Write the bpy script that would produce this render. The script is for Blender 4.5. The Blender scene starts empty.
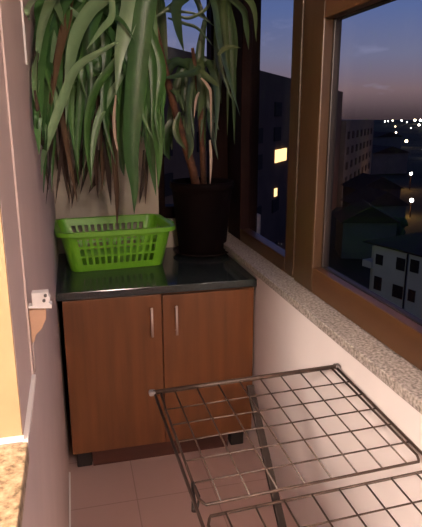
import bpy, bmesh, math, random
from mathutils import Vector, Matrix
random.seed(3)
S = bpy.context.scene
C = S.collection
PI = math.pi

# ------------------------------------------------------------------ helpers
def obj(name, bm, mat, parent=None, smooth=False, bevel=0, kind=None, label=None):
    me = bpy.data.meshes.new(name)
    bmesh.ops.recalc_face_normals(bm, faces=bm.faces[:])
    bm.to_mesh(me); bm.free()
    for m in (mat if isinstance(mat, (list, tuple)) else [mat]): me.materials.append(m)
    if smooth:
        for p in me.polygons: p.use_smooth = True
    o = bpy.data.objects.new(name, me); C.objects.link(o)
    if parent is not None:
        o.parent = parent
        o.matrix_parent_inverse = parent.matrix_basis.inverted()
    if bevel:
        b = o.modifiers.new('bevel', 'BEVEL'); b.width = bevel; b.segments = 2; b.limit_method = 'ANGLE'; b.angle_limit = math.radians(40)
    if kind: o['kind'] = kind
    if label: o['label'] = label
    return o
def thing(name, label, cat, loc=(0, 0, 0), rz=0, group=None, kind=None):
    o = bpy.data.objects.new(name, None); C.objects.link(o)
    o.location = loc; o.rotation_euler = (0, 0, rz); o.empty_display_size = .05
    if label: o['label'] = label
    if cat: o['category'] = cat
    if group: o['group'] = group
    if kind: o['kind'] = kind
    bpy.context.view_layer.update()
    return o
def tag(o, label, cat, group=None, kind=None):
    o['label'] = label; o['category'] = cat
    if group: o['group'] = group
    if kind: o['kind'] = kind
    return o
def struct(name, bm, mat, label=None, cat=None, **k):
    o = obj(name, bm, mat, kind='structure', **k)
    if label: o['label'] = label
    o['category'] = cat or name.split('_')[0]
    return o
def box(bm, x0, x1, y0, y1, z0, z1, M=None):
    vs = [bm.verts.new((x, y, z)) for z in (z0, z1) for x, y in ((x0, y0), (x1, y0), (x1, y1), (x0, y1))]
    if M is not None:
        for v in vs: v.co = M @ v.co
    for f in ((3,2,1,0),(4,5,6,7),(0,1,5,4),(1,2,6,5),(2,3,7,6),(3,0,4,7)): bm.faces.new([vs[i] for i in f])
def B(*boxes, M=None):
    bm = bmesh.new()
    for b in boxes: box(bm, *b, M=M)
    return bm
def tube(bm, pts, r, n=8, cap=True):
    pts = [Vector(p) for p in pts]; rings = []
    rr = r if isinstance(r, (list, tuple)) else [r]*len(pts)
    t0 = (pts[1]-pts[0]).normalized()
    ref = Vector((0,0,1)) if abs(t0.z) < .9 else Vector((1,0,0))
    a = t0.cross(ref).normalized()
    for i, p in enumerate(pts):
        t = (pts[min(i+1, len(pts)-1)]-pts[max(i-1, 0)]).normalized()
        a = (a - t*a.dot(t)).normalized(); b = t.cross(a)
        rings.append([bm.verts.new(p+(a*math.cos(2*PI*k/n)+b*math.sin(2*PI*k/n))*rr[i]) for k in range(n)])
    for i in range(len(rings)-1):
        for k in range(n): bm.faces.new((rings[i][k], rings[i][(k+1)%n], rings[i+1][(k+1)%n], rings[i+1][k]))
    if cap:
        bm.faces.new(rings[0][::-1]); bm.faces.new(rings[-1])
def lathe(bm, prof, cx, cy, n=40, cap0=True, cap1=False):
    rings = [[bm.verts.new((cx+r*math.cos(2*PI*k/n), cy+r*math.sin(2*PI*k/n), z)) for k in range(n)] for r, z in prof]
    for i in range(len(rings)-1):
        for k in range(n): bm.faces.new((rings[i][k], rings[i][(k+1)%n], rings[i+1][(k+1)%n], rings[i+1][k]))
    if cap0: bm.faces.new(rings[0][::-1])
    if cap1: bm.faces.new(rings[-1])
def prism(bm, poly, axis, a, b):
    def P(u, v, w): return {'x': (w, u, v), 'y': (u, w, v), 'z': (u, v, w)}[axis]
    A = [bm.verts.new(P(u, v, a)) for u, v in poly]; D = [bm.verts.new(P(u, v, b)) for u, v in poly]
    n = len(poly); bm.faces.new(A[::-1]); bm.faces.new(D)
    for i in range(n): bm.faces.new((A[i], A[(i+1)%n], D[(i+1)%n], D[i]))

# ------------------------------------------------------------------ materials
def mat(name, col, rough=.6, spec=.5, metal=0, noise=0, nscale=20, stretch=(1,1,1), bump=0, coat=0):
    m = bpy.data.materials.new(name); m.use_nodes = True
    nt = m.node_tree; b = nt.nodes['Principled BSDF']
    b.inputs['Roughness'].default_value = rough; b.inputs['Metallic'].default_value = metal
    b.inputs['Specular IOR Level'].default_value = spec
    if coat: b.inputs['Coat Weight'].default_value = coat; b.inputs['Coat Roughness'].default_value = .15
    tc = nt.nodes.new('ShaderNodeTexCoord'); mp = nt.nodes.new('ShaderNodeMapping'); mp.inputs['Scale'].default_value = stretch
    nt.links.new(tc.outputs['Object'], mp.inputs[0])
    nz = nt.nodes.new('ShaderNodeTexNoise'); nz.inputs['Scale'].default_value = nscale; nz.inputs['Detail'].default_value = 5
    nt.links.new(mp.outputs[0], nz.inputs['Vector'])
    cr = nt.nodes.new('ShaderNodeValToRGB')
    cr.color_ramp.elements[0].position = .3; cr.color_ramp.elements[1].position = .7
    cr.color_ramp.elements[0].color = tuple(c*(1-noise) for c in col)+(1,)
    cr.color_ramp.elements[1].color = tuple(min(1, c*(1+noise)) for c in col)+(1,)
    nt.links.new(nz.outputs[0], cr.inputs[0]); nt.links.new(cr.outputs[0], b.inputs['Base Color'])
    if bump:
        bp = nt.nodes.new('ShaderNodeBump'); bp.inputs['Strength'].default_value = bump; bp.inputs['Distance'].default_value = .01
        nt.links.new(nz.outputs[0], bp.inputs['Height']); nt.links.new(bp.outputs[0], b.inputs['Normal'])
    return m
def emit(name, col, s):
    m = bpy.data.materials.new(name); m.use_nodes = True; nt = m.node_tree; nt.nodes.clear()
    e = nt.nodes.new('ShaderNodeEmission'); e.inputs[0].default_value = col+(1,); e.inputs[1].default_value = s
    o = nt.nodes.new('ShaderNodeOutputMaterial'); nt.links.new(e.outputs[0], o.inputs[0]); return m
def speckle(name, cols, scale, rough):
    m = mat(name, cols[0], rough, nscale=scale); nt = m.node_tree
    cr = [n for n in nt.nodes if n.type == 'VALTORGB'][0].color_ramp
    while len(cr.elements) < len(cols): cr.elements.new(.5)
    for i, c in enumerate(cols):
        cr.elements[i].position = .3+.4*i/(len(cols)-1); cr.elements[i].color = c+(1,)
    return m
def wood(name, col, rough, coat=0, axis='z', dark=.82, spec=.5):
    st = {'z': (9, 9, .7), 'y': (9, .7, 9), 'x': (.7, 9, 9)}[axis]
    m = mat(name, col, rough, spec, noise=0, nscale=3.2, stretch=st, coat=coat); nt = m.node_tree
    cr = [n for n in nt.nodes if n.type == 'VALTORGB'][0].color_ramp
    cr.elements[0].color = tuple(c*dark for c in col)+(1,); cr.elements[1].color = tuple(c*1.2 for c in col)+(1,)
    return m
M = {}
M['plaster_left'] = mat('pink_plaster', (.60, .485, .455), .85, .2, noise=.04, nscale=6, bump=.02)
M['plaster_white'] = mat('white_plaster', (.80, .75, .75), .85, .2, noise=.03, nscale=5, bump=.03)
M['plaster_cream'] = mat('cream_plaster', (.60, .52, .42), .85, .2, noise=.04, nscale=6, bump=.02)
M['ceiling'] = mat('ceiling_paint', (.75, .72, .68), .9, .2, noise=.02)
M['reveal'] = mat('lamplit_reveal', (.30, .205, .115), .7, .2, noise=.03)  # yellow of the room's lamplight is put into the base colour
M['white_trim'] = mat('white_trim', (.85, .82, .80), .5, noise=.02)
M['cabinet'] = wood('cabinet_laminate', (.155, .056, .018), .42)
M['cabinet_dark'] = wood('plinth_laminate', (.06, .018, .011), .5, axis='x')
M['black'] = mat('black_plastic', (.010, .006, .005), .5, noise=.2)
M['counter'] = speckle('dark_granite', [(.008, .012, .014), (.022, .03, .032), (.06, .075, .075)], 260, .11)
M['sill'] = speckle('grey_granite', [(.10, .085, .075), (.30, .265, .245), (.50, .46, .43)], 130, .5)
M['sill_beige'] = speckle('beige_granite', [(.11, .08, .045), (.38, .28, .175), (.52, .42, .29)], 110, .45)
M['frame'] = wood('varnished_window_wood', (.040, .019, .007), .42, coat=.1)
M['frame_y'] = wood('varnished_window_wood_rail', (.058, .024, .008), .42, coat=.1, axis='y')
M['frame_dark'] = wood('shaded_window_wood', (.011, .004, .003), .75, spec=.1)  # same window wood, darkened in colour for the dim far corner
M['steel'] = mat('brushed_steel', (.72, .60, .54), .4, metal=.4, noise=.05)
M['wire'] = mat('grey_coated_wire', (.05, .03, .022), .42, metal=.1, noise=.15, nscale=50)
M['wire_dark'] = mat('dark_coated_bar', (.016, .009, .007), .6, .2, noise=.1)
M['cap'] = mat('grey_plastic_cap', (.10, .09, .09), .45, noise=.1)
M['cap_light'] = mat('light_grey_cap', (.22, .20, .20), .45, noise=.1)
M['basket'] = mat('green_plastic', (.165, .46, .022), .35, noise=.04)
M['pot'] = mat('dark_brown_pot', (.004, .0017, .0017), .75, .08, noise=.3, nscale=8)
M['saucer'] = mat('dull_saucer', (.02, .013, .012), .6, .2, noise=.2)
M['soil'] = mat('potting_soil', (.02, .012, .008), .95, noise=.5, nscale=60, bump=.6)
M['cane'] = mat('plant_cane', (.12, .05, .024), .8, noise=.4, nscale=22, stretch=(1, 1, 1.6), bump=.2)
M['bracket_tan'] = mat('tan_bracket_body', (.52, .33, .22), .6, noise=.05)
M['cable'] = mat('pale_cable', (.45, .35, .32), .6)
def leafmat(name, c0, c1, c2, rough=.38):
    m = bpy.data.materials.new(name); m.use_nodes = True; nt = m.node_tree; b = nt.nodes['Principled BSDF']
    g = nt.nodes.new('ShaderNodeNewGeometry'); cr = nt.nodes.new('ShaderNodeValToRGB')
    cr.color_ramp.elements[0].color = c0+(1,); cr.color_ramp.elements[1].color = c2+(1,)
    e = cr.color_ramp.elements.new(.5); e.color = c1+(1,)
    nt.links.new(g.outputs['Random Per Island'], cr.inputs[0])
    tc = nt.nodes.new('ShaderNodeTexCoord'); nz = nt.nodes.new('ShaderNodeTexNoise'); nz.inputs['Scale'].default_value = 14
    nt.links.new(tc.outputs['Object'], nz.inputs['Vector'])
    mx = nt.nodes.new('ShaderNodeMix'); mx.data_type = 'RGBA'; mx.blend_type = 'MULTIPLY'; mx.inputs[0].default_value = .35
    nt.links.new(cr.outputs[0], mx.inputs[6]); nt.links.new(nz.outputs[0], mx.inputs[7]); nt.links.new(mx.outputs[2], b.inputs['Base Color'])
    b.inputs['Roughness'].default_value = rough
    return m
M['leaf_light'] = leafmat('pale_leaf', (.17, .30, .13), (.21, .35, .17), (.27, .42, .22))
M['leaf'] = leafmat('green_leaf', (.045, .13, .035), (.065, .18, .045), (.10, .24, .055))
M['leaf_dim'] = leafmat('dim_leaf', (.03, .07, .025), (.06, .11, .035), (.10, .14, .05))  # dim light on the far crown put into darker leaf colours
M['leaf_dead'] = leafmat('withered_leaf', (.025, .014, .009), (.055, .03, .016), (.15, .085, .04), .85)
M['leaf_dry'] = leafmat('bleached_leaf', (.55, .42, .32), (.6, .45, .35), (.7, .55, .45), .8)
# glass: thin panes, tinted see-through with Fresnel gloss
g = bpy.data.materials.new('window_glass'); g.use_nodes = True; nt = g.node_tree; nt.nodes.clear()
tr = nt.nodes.new('ShaderNodeBsdfTransparent'); tr.inputs[0].default_value = (.93, .94, .95, 1)
gl = nt.nodes.new('ShaderNodeBsdfGlossy'); gl.inputs['Roughness'].default_value = .03
lw = nt.nodes.new('ShaderNodeLayerWeight'); lw.inputs[0].default_value = .5
pw = nt.nodes.new('ShaderNodeMath'); pw.operation = 'POWER'; pw.inputs[1].default_value = 4
fr = nt.nodes.new('ShaderNodeMath'); fr.operation = 'MULTIPLY_ADD'; fr.inputs[1].default_value = .16; fr.inputs[2].default_value = .008
nt.links.new(lw.outputs['Facing'], pw.inputs[0]); nt.links.new(pw.outputs[0], fr.inputs[0])
mx = nt.nodes.new('ShaderNodeMixShader'); ou = nt.nodes.new('ShaderNodeOutputMaterial')
for a, b_ in ((fr.outputs[0], mx.inputs[0]), (tr.outputs[0], mx.inputs[1]), (gl.outputs[0], mx.inputs[2]), (mx.outputs[0], ou.inputs[0])): nt.links.new(a, b_)
M['glass'] = g
# floor tiles: 0.30 m grid with thin joints
m = bpy.data.materials.new('floor_tiles'); m.use_nodes = True; nt = m.node_tree; b = nt.nodes['Principled BSDF']
tc = nt.nodes.new('ShaderNodeTexCoord'); mp = nt.nodes.new('ShaderNodeMapping'); mp.inputs['Location'].default_value = (-.255, .228, 0)
br = nt.nodes.new('ShaderNodeTexBrick'); br.offset = 0; br.squash = 1
br.inputs['Scale'].default_value = 1; br.inputs['Brick Width'].default_value = .30; br.inputs['Row Height'].default_value = .30
br.inputs['Mortar Size'].default_value = .0022; br.inputs['Mortar Smooth'].default_value = .3
br.inputs['Color1'].default_value = (.46, .315, .285, 1); br.inputs['Color2'].default_value = (.48, .325, .295, 1); br.inputs['Mortar'].default_value = (.31, .205, .185, 1)
nt.links.new(tc.outputs['Object'], mp.inputs[0]); nt.links.new(mp.outputs[0], br.inputs['Vector']); nt.links.new(br.outputs[0], b.inputs['Base Color'])
b.inputs['Roughness'].default_value = .45
M['tiles'] = m

# ------------------------------------------------------------------ the balcony shell
YF = .66; YN = -3.6; ZC = 2.45
o = struct('floor', B((0, 1.04, YN, YF, -.12, 0)), M['tiles'], 'pink-beige square tiled balcony floor')
struct('ceiling', B((-.3, 1.04, YN-.1, YF+.15, ZC, ZC+.12)), M['ceiling'], 'balcony ceiling')
OY0, OY1, OZ0, OZ1 = -3.2, -1.318, .977, 2.15
struct('wall_left', B((-.26, 0, YN, YF, -.12, .947), (-.26, 0, -1.12, YF, .947, ZC), (-.26, -.003, OY1, -1.12, .947, ZC),
       (-.26, 0, OY0, OY1, OZ1, ZC), (-.26, 0, YN, OY0, .947, ZC)) , M['plaster_left'], 'pink plastered house wall on the left')
struct('wall_back', B((-.26, 1.04, YN-.12, YN, -.12, ZC)), M['plaster_cream'], 'wall behind the viewer')
struct('wall_far', B((-.26, .50, YF, YF+.14, -.12, ZC), (.50, 1.04, YF, YF+.14, -.12, .93)), M['plaster_cream'], 'cream wall behind the plant')
struct('wall_right', B((.80, 1.04, YN, YF, 0, .818)), M['plaster_white'], 'white plastered parapet wall')
struct('trim_1', B((.772, .905, YN, YF-.002, .818, .845)), M['sill'], 'grey speckled granite sill on the parapet', bevel=.003)
struct('trim_2', B((-.26, .004, OY0, -1.334, .948, .977)), M['sill_beige'], 'beige speckled granite sill in the lit opening', bevel=.002)
struct('trim_3', B((-.003, .004, -1.334, -1.12, .972, .9805)), M['white_trim'], 'white strip under the recessed panel')
struct('trim_4', B((-.255, -.001, -1.334, -1.3275, .9775, .984)), M['white_trim'], 'white bead at the back of the beige sill')
struct('trim_5', B((-.25, -.0035, -1.327, -1.3185, .9775, OZ1)), M['reveal'], 'reveal of the opening with warm lamplight put into its yellow colour')
struct('trim_6', B((0, .004, -.648, -.632, 1.545, ZC)), M['white_trim'], 'thin white strip high on the left wall')
struct('baseboard_left', B((0, .006, YN, -.004, 0, .012)), M['white_trim'], 'pale joint where the left wall meets the floor')
# the lit room behind the opening
struct('wall_room', B((-3.1, -3, -4.2, .7, 0, 2.5), (-3, -.26, -4.3, -4.2, 0, 2.5), (-3, -.26, .6, .7, 0, 2.5)), M['plaster_cream'], 'walls of the lit room')
struct('floor_room', B((-3.1, -.26, -4.3, .7, -.12, 0)), M['tiles'], 'floor of the lit room')
struct('ceiling_room', B((-3.1, -.26, -4.3, .7, 2.5, 2.6)), M['ceiling'], 'ceiling of the lit room')

# windows (side glazing along the parapet, end glazing beyond the pot)
def window(n, label, frames, panes, loc):
    w = thing('window_%d' % n, label, 'window', loc, kind='structure')
    for nm, bm, mt in frames: obj(nm, bm, mt, w, bevel=.004)
    for bm in panes: obj('pane', bm, M['glass'], w)
    return w
FX0, FX1 = .862, .912
struct('trim_7', B((FX0, FX1, .45, YF+.14, .846, ZC), (FX1, 1.0, YF-.06, YF+.14, .846, ZC)), M['frame_dark'], 'wooden corner post with shade put into its dark colour', bevel=.003)
window(1, 'narrow fixed side window next to the dark corner post', [
    ('frame', B((FX0, FX1, -.14, .449, .846, .905)), M['frame_y']),
    ('frame', B((FX0, FX1, -.14, .449, 2.2, ZC)), M['frame_y']),
    ('mullion', B((FX0, FX1, -.226, -.141, .846, ZC)), M['frame']), ('seal', B((FX0+.006, FX1, -.2615, -.2265, .846, ZC)), M['black'])],
    [B((.9015, .9075, -.139, .448, .906, 2.199))], (FX0, .15, .846))
window(2, 'large side window with a wide varnished wooden sash', [
    ('sash_stile', B((FX0-.010, .886, -.418, -.262, .850, 1.80)), M['frame']), ('glazing_seal', B((.8862, FX1, -.4205, -.262, .850, 1.80), (.8862, FX1, -1.9, -.4207, .86, .9395), (.8862, FX1, -1.9, -.4207, 1.7095, 1.79)), M['black']),
    ('sash_rail', B((FX0-.010, .886, -1.9, -.4185, .850, .938)), M['frame_y']),
    ('sash_rail', B((FX0-.010, .886, -1.9, -.4185, 1.712, 1.80)), M['frame_y']),
    ('sash_stile', B((FX0-.010, FX1, -2.03, -1.9005, .850, 1.80)), M['frame']),
    ('frame', B((FX0, FX1, -2.03, -.262, 1.801, ZC)), M['frame_y'])],
    [B((.9015, .9075, -1.899, -.421, .940, 1.709))], (FX0, -1.1, .846))
window(3, 'side window behind the viewer', [
    ('frame', B((FX0, FX1, YN, -2.031, .846, .93), (FX0, FX1, YN, -2.031, 1.75, ZC), (FX0, FX1, -2.13, -2.031, .93, 1.75)), M['frame_y'])],
    [B((.9015, .9075, YN, -2.131, .931, 1.749))], (FX0, -3, .846))
window(4, 'end window in a frame coloured dark for shade behind the potted plant', [
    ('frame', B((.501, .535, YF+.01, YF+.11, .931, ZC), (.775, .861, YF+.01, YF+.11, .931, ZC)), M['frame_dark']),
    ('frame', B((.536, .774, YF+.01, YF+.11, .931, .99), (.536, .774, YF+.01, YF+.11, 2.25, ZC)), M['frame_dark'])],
    [B((.536, .774, YF+.055, YF+.061, .991, 2.249))], (.65, YF, .931))

# ------------------------------------------------------------------ bracket on the left wall
t = thing('wall_bracket', 'small white and tan bracket fixed on the pink left wall', 'bracket', (0, -1.12, 1.07))
bm = bmesh.new(); prism(bm, [(.001, 1.104), (.040, 1.101), (.0405, 1.108), (.035, 1.112), (.039, 1.119), (.036, 1.124), (.036, 1.131), (.008, 1.131), (.008, 1.108), (.001, 1.108)], 'y', -1.118, -1.098)
obj('white_clip', bm, M['white_trim'], t, bevel=.0008, label='white upper clip')
bm = bmesh.new(); prism(bm, [(.001, 1.0995), (.030, 1.0995), (.029, 1.082), (.020, 1.063), (.010, 1.053), (.006, 1.040), (.001, 1.038)], 'y', -1.116, -1.10)
obj('tapered_body', bm, M['bracket_tan'], t, bevel=.002, label='tan tapered lower body')
bm = bmesh.new()
for x, z in ((.031, 1.126), (.028, 1.117)): tube(bm, [(x, -1.1215, z), (x, -1.118, z)], .0028, 10)
obj('screw', bm, M['cap'], t)
bm = bmesh.new(); tube(bm, [(.003, -1.112, 1.040), (.0025, -1.114, 1.015), (.0025, -1.117, .984)], .0016, 8)
obj('cord', bm, M['cable'], t, smooth=True)

# ------------------------------------------------------------------ cabinet and countertop
t = thing('cabinet', 'low brown wooden two-door cabinet under the dark countertop', 'cabinet', (.4, 0, 0))
obj('body', B((.020, .038, .020, .62, .075, .751), (.772, .790, .020, .62, .075, .751), (.038, .772, .60, .62, .075, .751), (.038, .772, .020, .60, .075, .093), (.038, .772, .020, .60, .733, .751), (.395, .413, .025, .60, .093, .733)), M['cabinet'], t)
for x0, x1, hx, z1 in ((.022, .4025, .360, .748), (.4065, .789, .459, .742)):
    d = obj('door', B((x0, x1, 0, .018, .086, z1)), M['cabinet'], t, bevel=.0015)
    bm = bmesh.new(); tube(bm, [(hx, 0, .690), (hx, -.022, .690)], .003, 8); tube(bm, [(hx, 0, .592), (hx, -.022, .592)], .003, 8)
    tube(bm, [(hx, -.024, .580), (hx, -.024, .702)], .0048, 12); obj('handle', bm, M['steel'], d, smooth=True, label='slim vertical metal bar handle')
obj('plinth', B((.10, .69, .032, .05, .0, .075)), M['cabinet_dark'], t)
for x in (.035, .705):
    for y in (.035, .52): obj('foot', B((x, x+.06, y, y+.06, 0, .075)), M['black'], t, bevel=.004)
tag(obj('countertop', B((.001, .799, -.004, YF-.002, .752, .783)), M['counter'], bevel=.0025), 'glossy black granite countertop lying on the brown cabinet', 'countertop')

# ------------------------------------------------------------------ green basket
t = thing('laundry_basket', 'bright green slotted plastic basket on the black countertop', 'basket', (.253, .435, .784), math.radians(5))
bw, bd, H = .203, .138, .178      # half sizes at the bottom
fl_x, fl_y = .036, .035
def ring(h, grow=0):
    s = h/H; hx = bw+fl_x*s+grow; hy = bd+fl_y*s+grow; r = .045+grow
    return hx, hy, r
def perim(hx, hy, r, NX, NY, NC):
    P = []
    def seg(x0, y0, x1, y1, n):
        for i in range(n): P.append((x0+(x1-x0)*i/n, y0+(y1-y0)*i/n))
    def cor(cx, cy, a0):
        for i in range(NC): a = a0+PI/2*i/NC; P.append((cx+r*math.cos(a), cy+r*math.sin(a)))
    seg(-hx+r, -hy, hx-r, -hy, NX); cor(hx-r, -hy+r, -PI/2); seg(hx, -hy+r, hx, hy-r, NY); cor(hx-r, hy-r, 0)
    seg(hx-r, hy, -hx+r, hy, NX); cor(-hx+r, hy-r, PI/2); seg(-hx, hy-r, -hx, -hy+r, NY); cor(-hx+r, -hy+r, PI)
    return P
NX, NY, NC = 63, 33, 6
hs = [0, .026, .030, .062, .072, .104, .114, .146, .152, H]
bm = bmesh.new(); rings = []
for h in hs:
    hx, hy, r = ring(h); rings.append([bm.verts.new((x, y, h)) for x, y in perim(hx, hy, r, NX, NY, NC)])
N = len(rings[0])
def hole(k, j):
    if j not in (2, 4, 6): return False
    a = k
    if a < NX: return 2 <= a < 61 and (a-2) % 5 < 3
    a -= NX+NC
    if 0 <= a < NY: return 2 <= a < 31 and (a-2) % 5 < 3
    a -= NY+NC
    if 0 <= a < NX: return 2 <= a < 61 and (a-2) % 5 < 3
    a -= NX+NC
    if 0 <= a < NY: return 2 <= a < 31 and (a-2) % 5 < 3
    return False
for j in range(len(hs)-1):
    for k in range(N):
        if not hole(k, j): bm.faces.new((rings[j][k], rings[j][(k+1)%N], rings[j+1][(k+1)%N], rings[j+1][k]))
bm.faces.new(rings[0][::-1])
bo = obj('basket_body', bm, M['basket'], None); bo.parent = t
s_ = bo.modifiers.new('thick', 'SOLIDIFY'); s_.thickness = .0028
bm = bmesh.new(); rr = []
for g_, h in ((0, H-.004), (.016, H-.004), (.018, H-.016), (.020, H-.016), (.0185, H+.002), (0.001, H+.003), (-.003, H)):
    hx, hy, r = ring(H, g_); rr.append([bm.verts.new((x, y, h)) for x, y in perim(hx, hy, r, 8, 6, 6)])
rr.append(rr[0])
for j in range(len(rr)-1):
    n = len(rr[0])
    for k in range(n): bm.faces.new((rr[j][k], rr[j][(k+1)%n], rr[j+1][(k+1)%n], rr[j+1][k]))
ro = obj('rim', bm, M['basket'], None); ro.parent = t
for sx in (-1, 1):
    x = sx*(bw+fl_x+.018); bm = bmesh.new(); tube(bm, [(x, -.055, H-.008), (x+sx*.014, -.045, H-.006), (x+sx*.016, 0, H-.006), (x+sx*.014, .045, H-.006), (x, .055, H-.008)], .0065, 10)
    ho = obj('handle', bm, M['basket'], None, smooth=True); ho.parent = t

# ------------------------------------------------------------------ potted plant
PX, PY = .685, .495
t = thing('potted_plant', 'tall leafy potted plant with drooping strap leaves in a dark brown pot', 'plant', (PX, PY, .784))
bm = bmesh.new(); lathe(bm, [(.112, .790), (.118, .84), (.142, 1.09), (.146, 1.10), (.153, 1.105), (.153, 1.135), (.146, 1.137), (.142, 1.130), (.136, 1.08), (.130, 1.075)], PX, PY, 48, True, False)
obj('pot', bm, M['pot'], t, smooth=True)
bm = bmesh.new(); lathe(bm, [(.115, .784), (.140, .800), (.143, .803), (.137, .803), (.112, .788)], PX, PY, 48, True, True)
obj('saucer', bm, M['saucer'], t, smooth=True)
bm = bmesh.new(); lathe(bm, [(.134, 1.10), (.09, 1.108), (.03, 1.112)], PX, PY, 32, True, True)
obj('soil', bm, M['soil'], t)
for pts, rad in (([(.655, .47, 1.10), (.625, .45, 1.22), (.585, .43, 1.33), (.52, .36, 1.52), (.43, .24, 1.80), (.35, .14, 2.02)], [.021, .020, .018, .016, .015, .014]),
                 ([(.70, .52, 1.10), (.69, .50, 1.25), (.675, .47, 1.45), (.655, .46, 1.60), (.635, .45, 1.72)], [.016, .014, .013, .011, .007])):
    bm = bmesh.new(); tube(bm, pts, rad, 12); obj('cane', bm, M['cane'], t, smooth=True)
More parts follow.
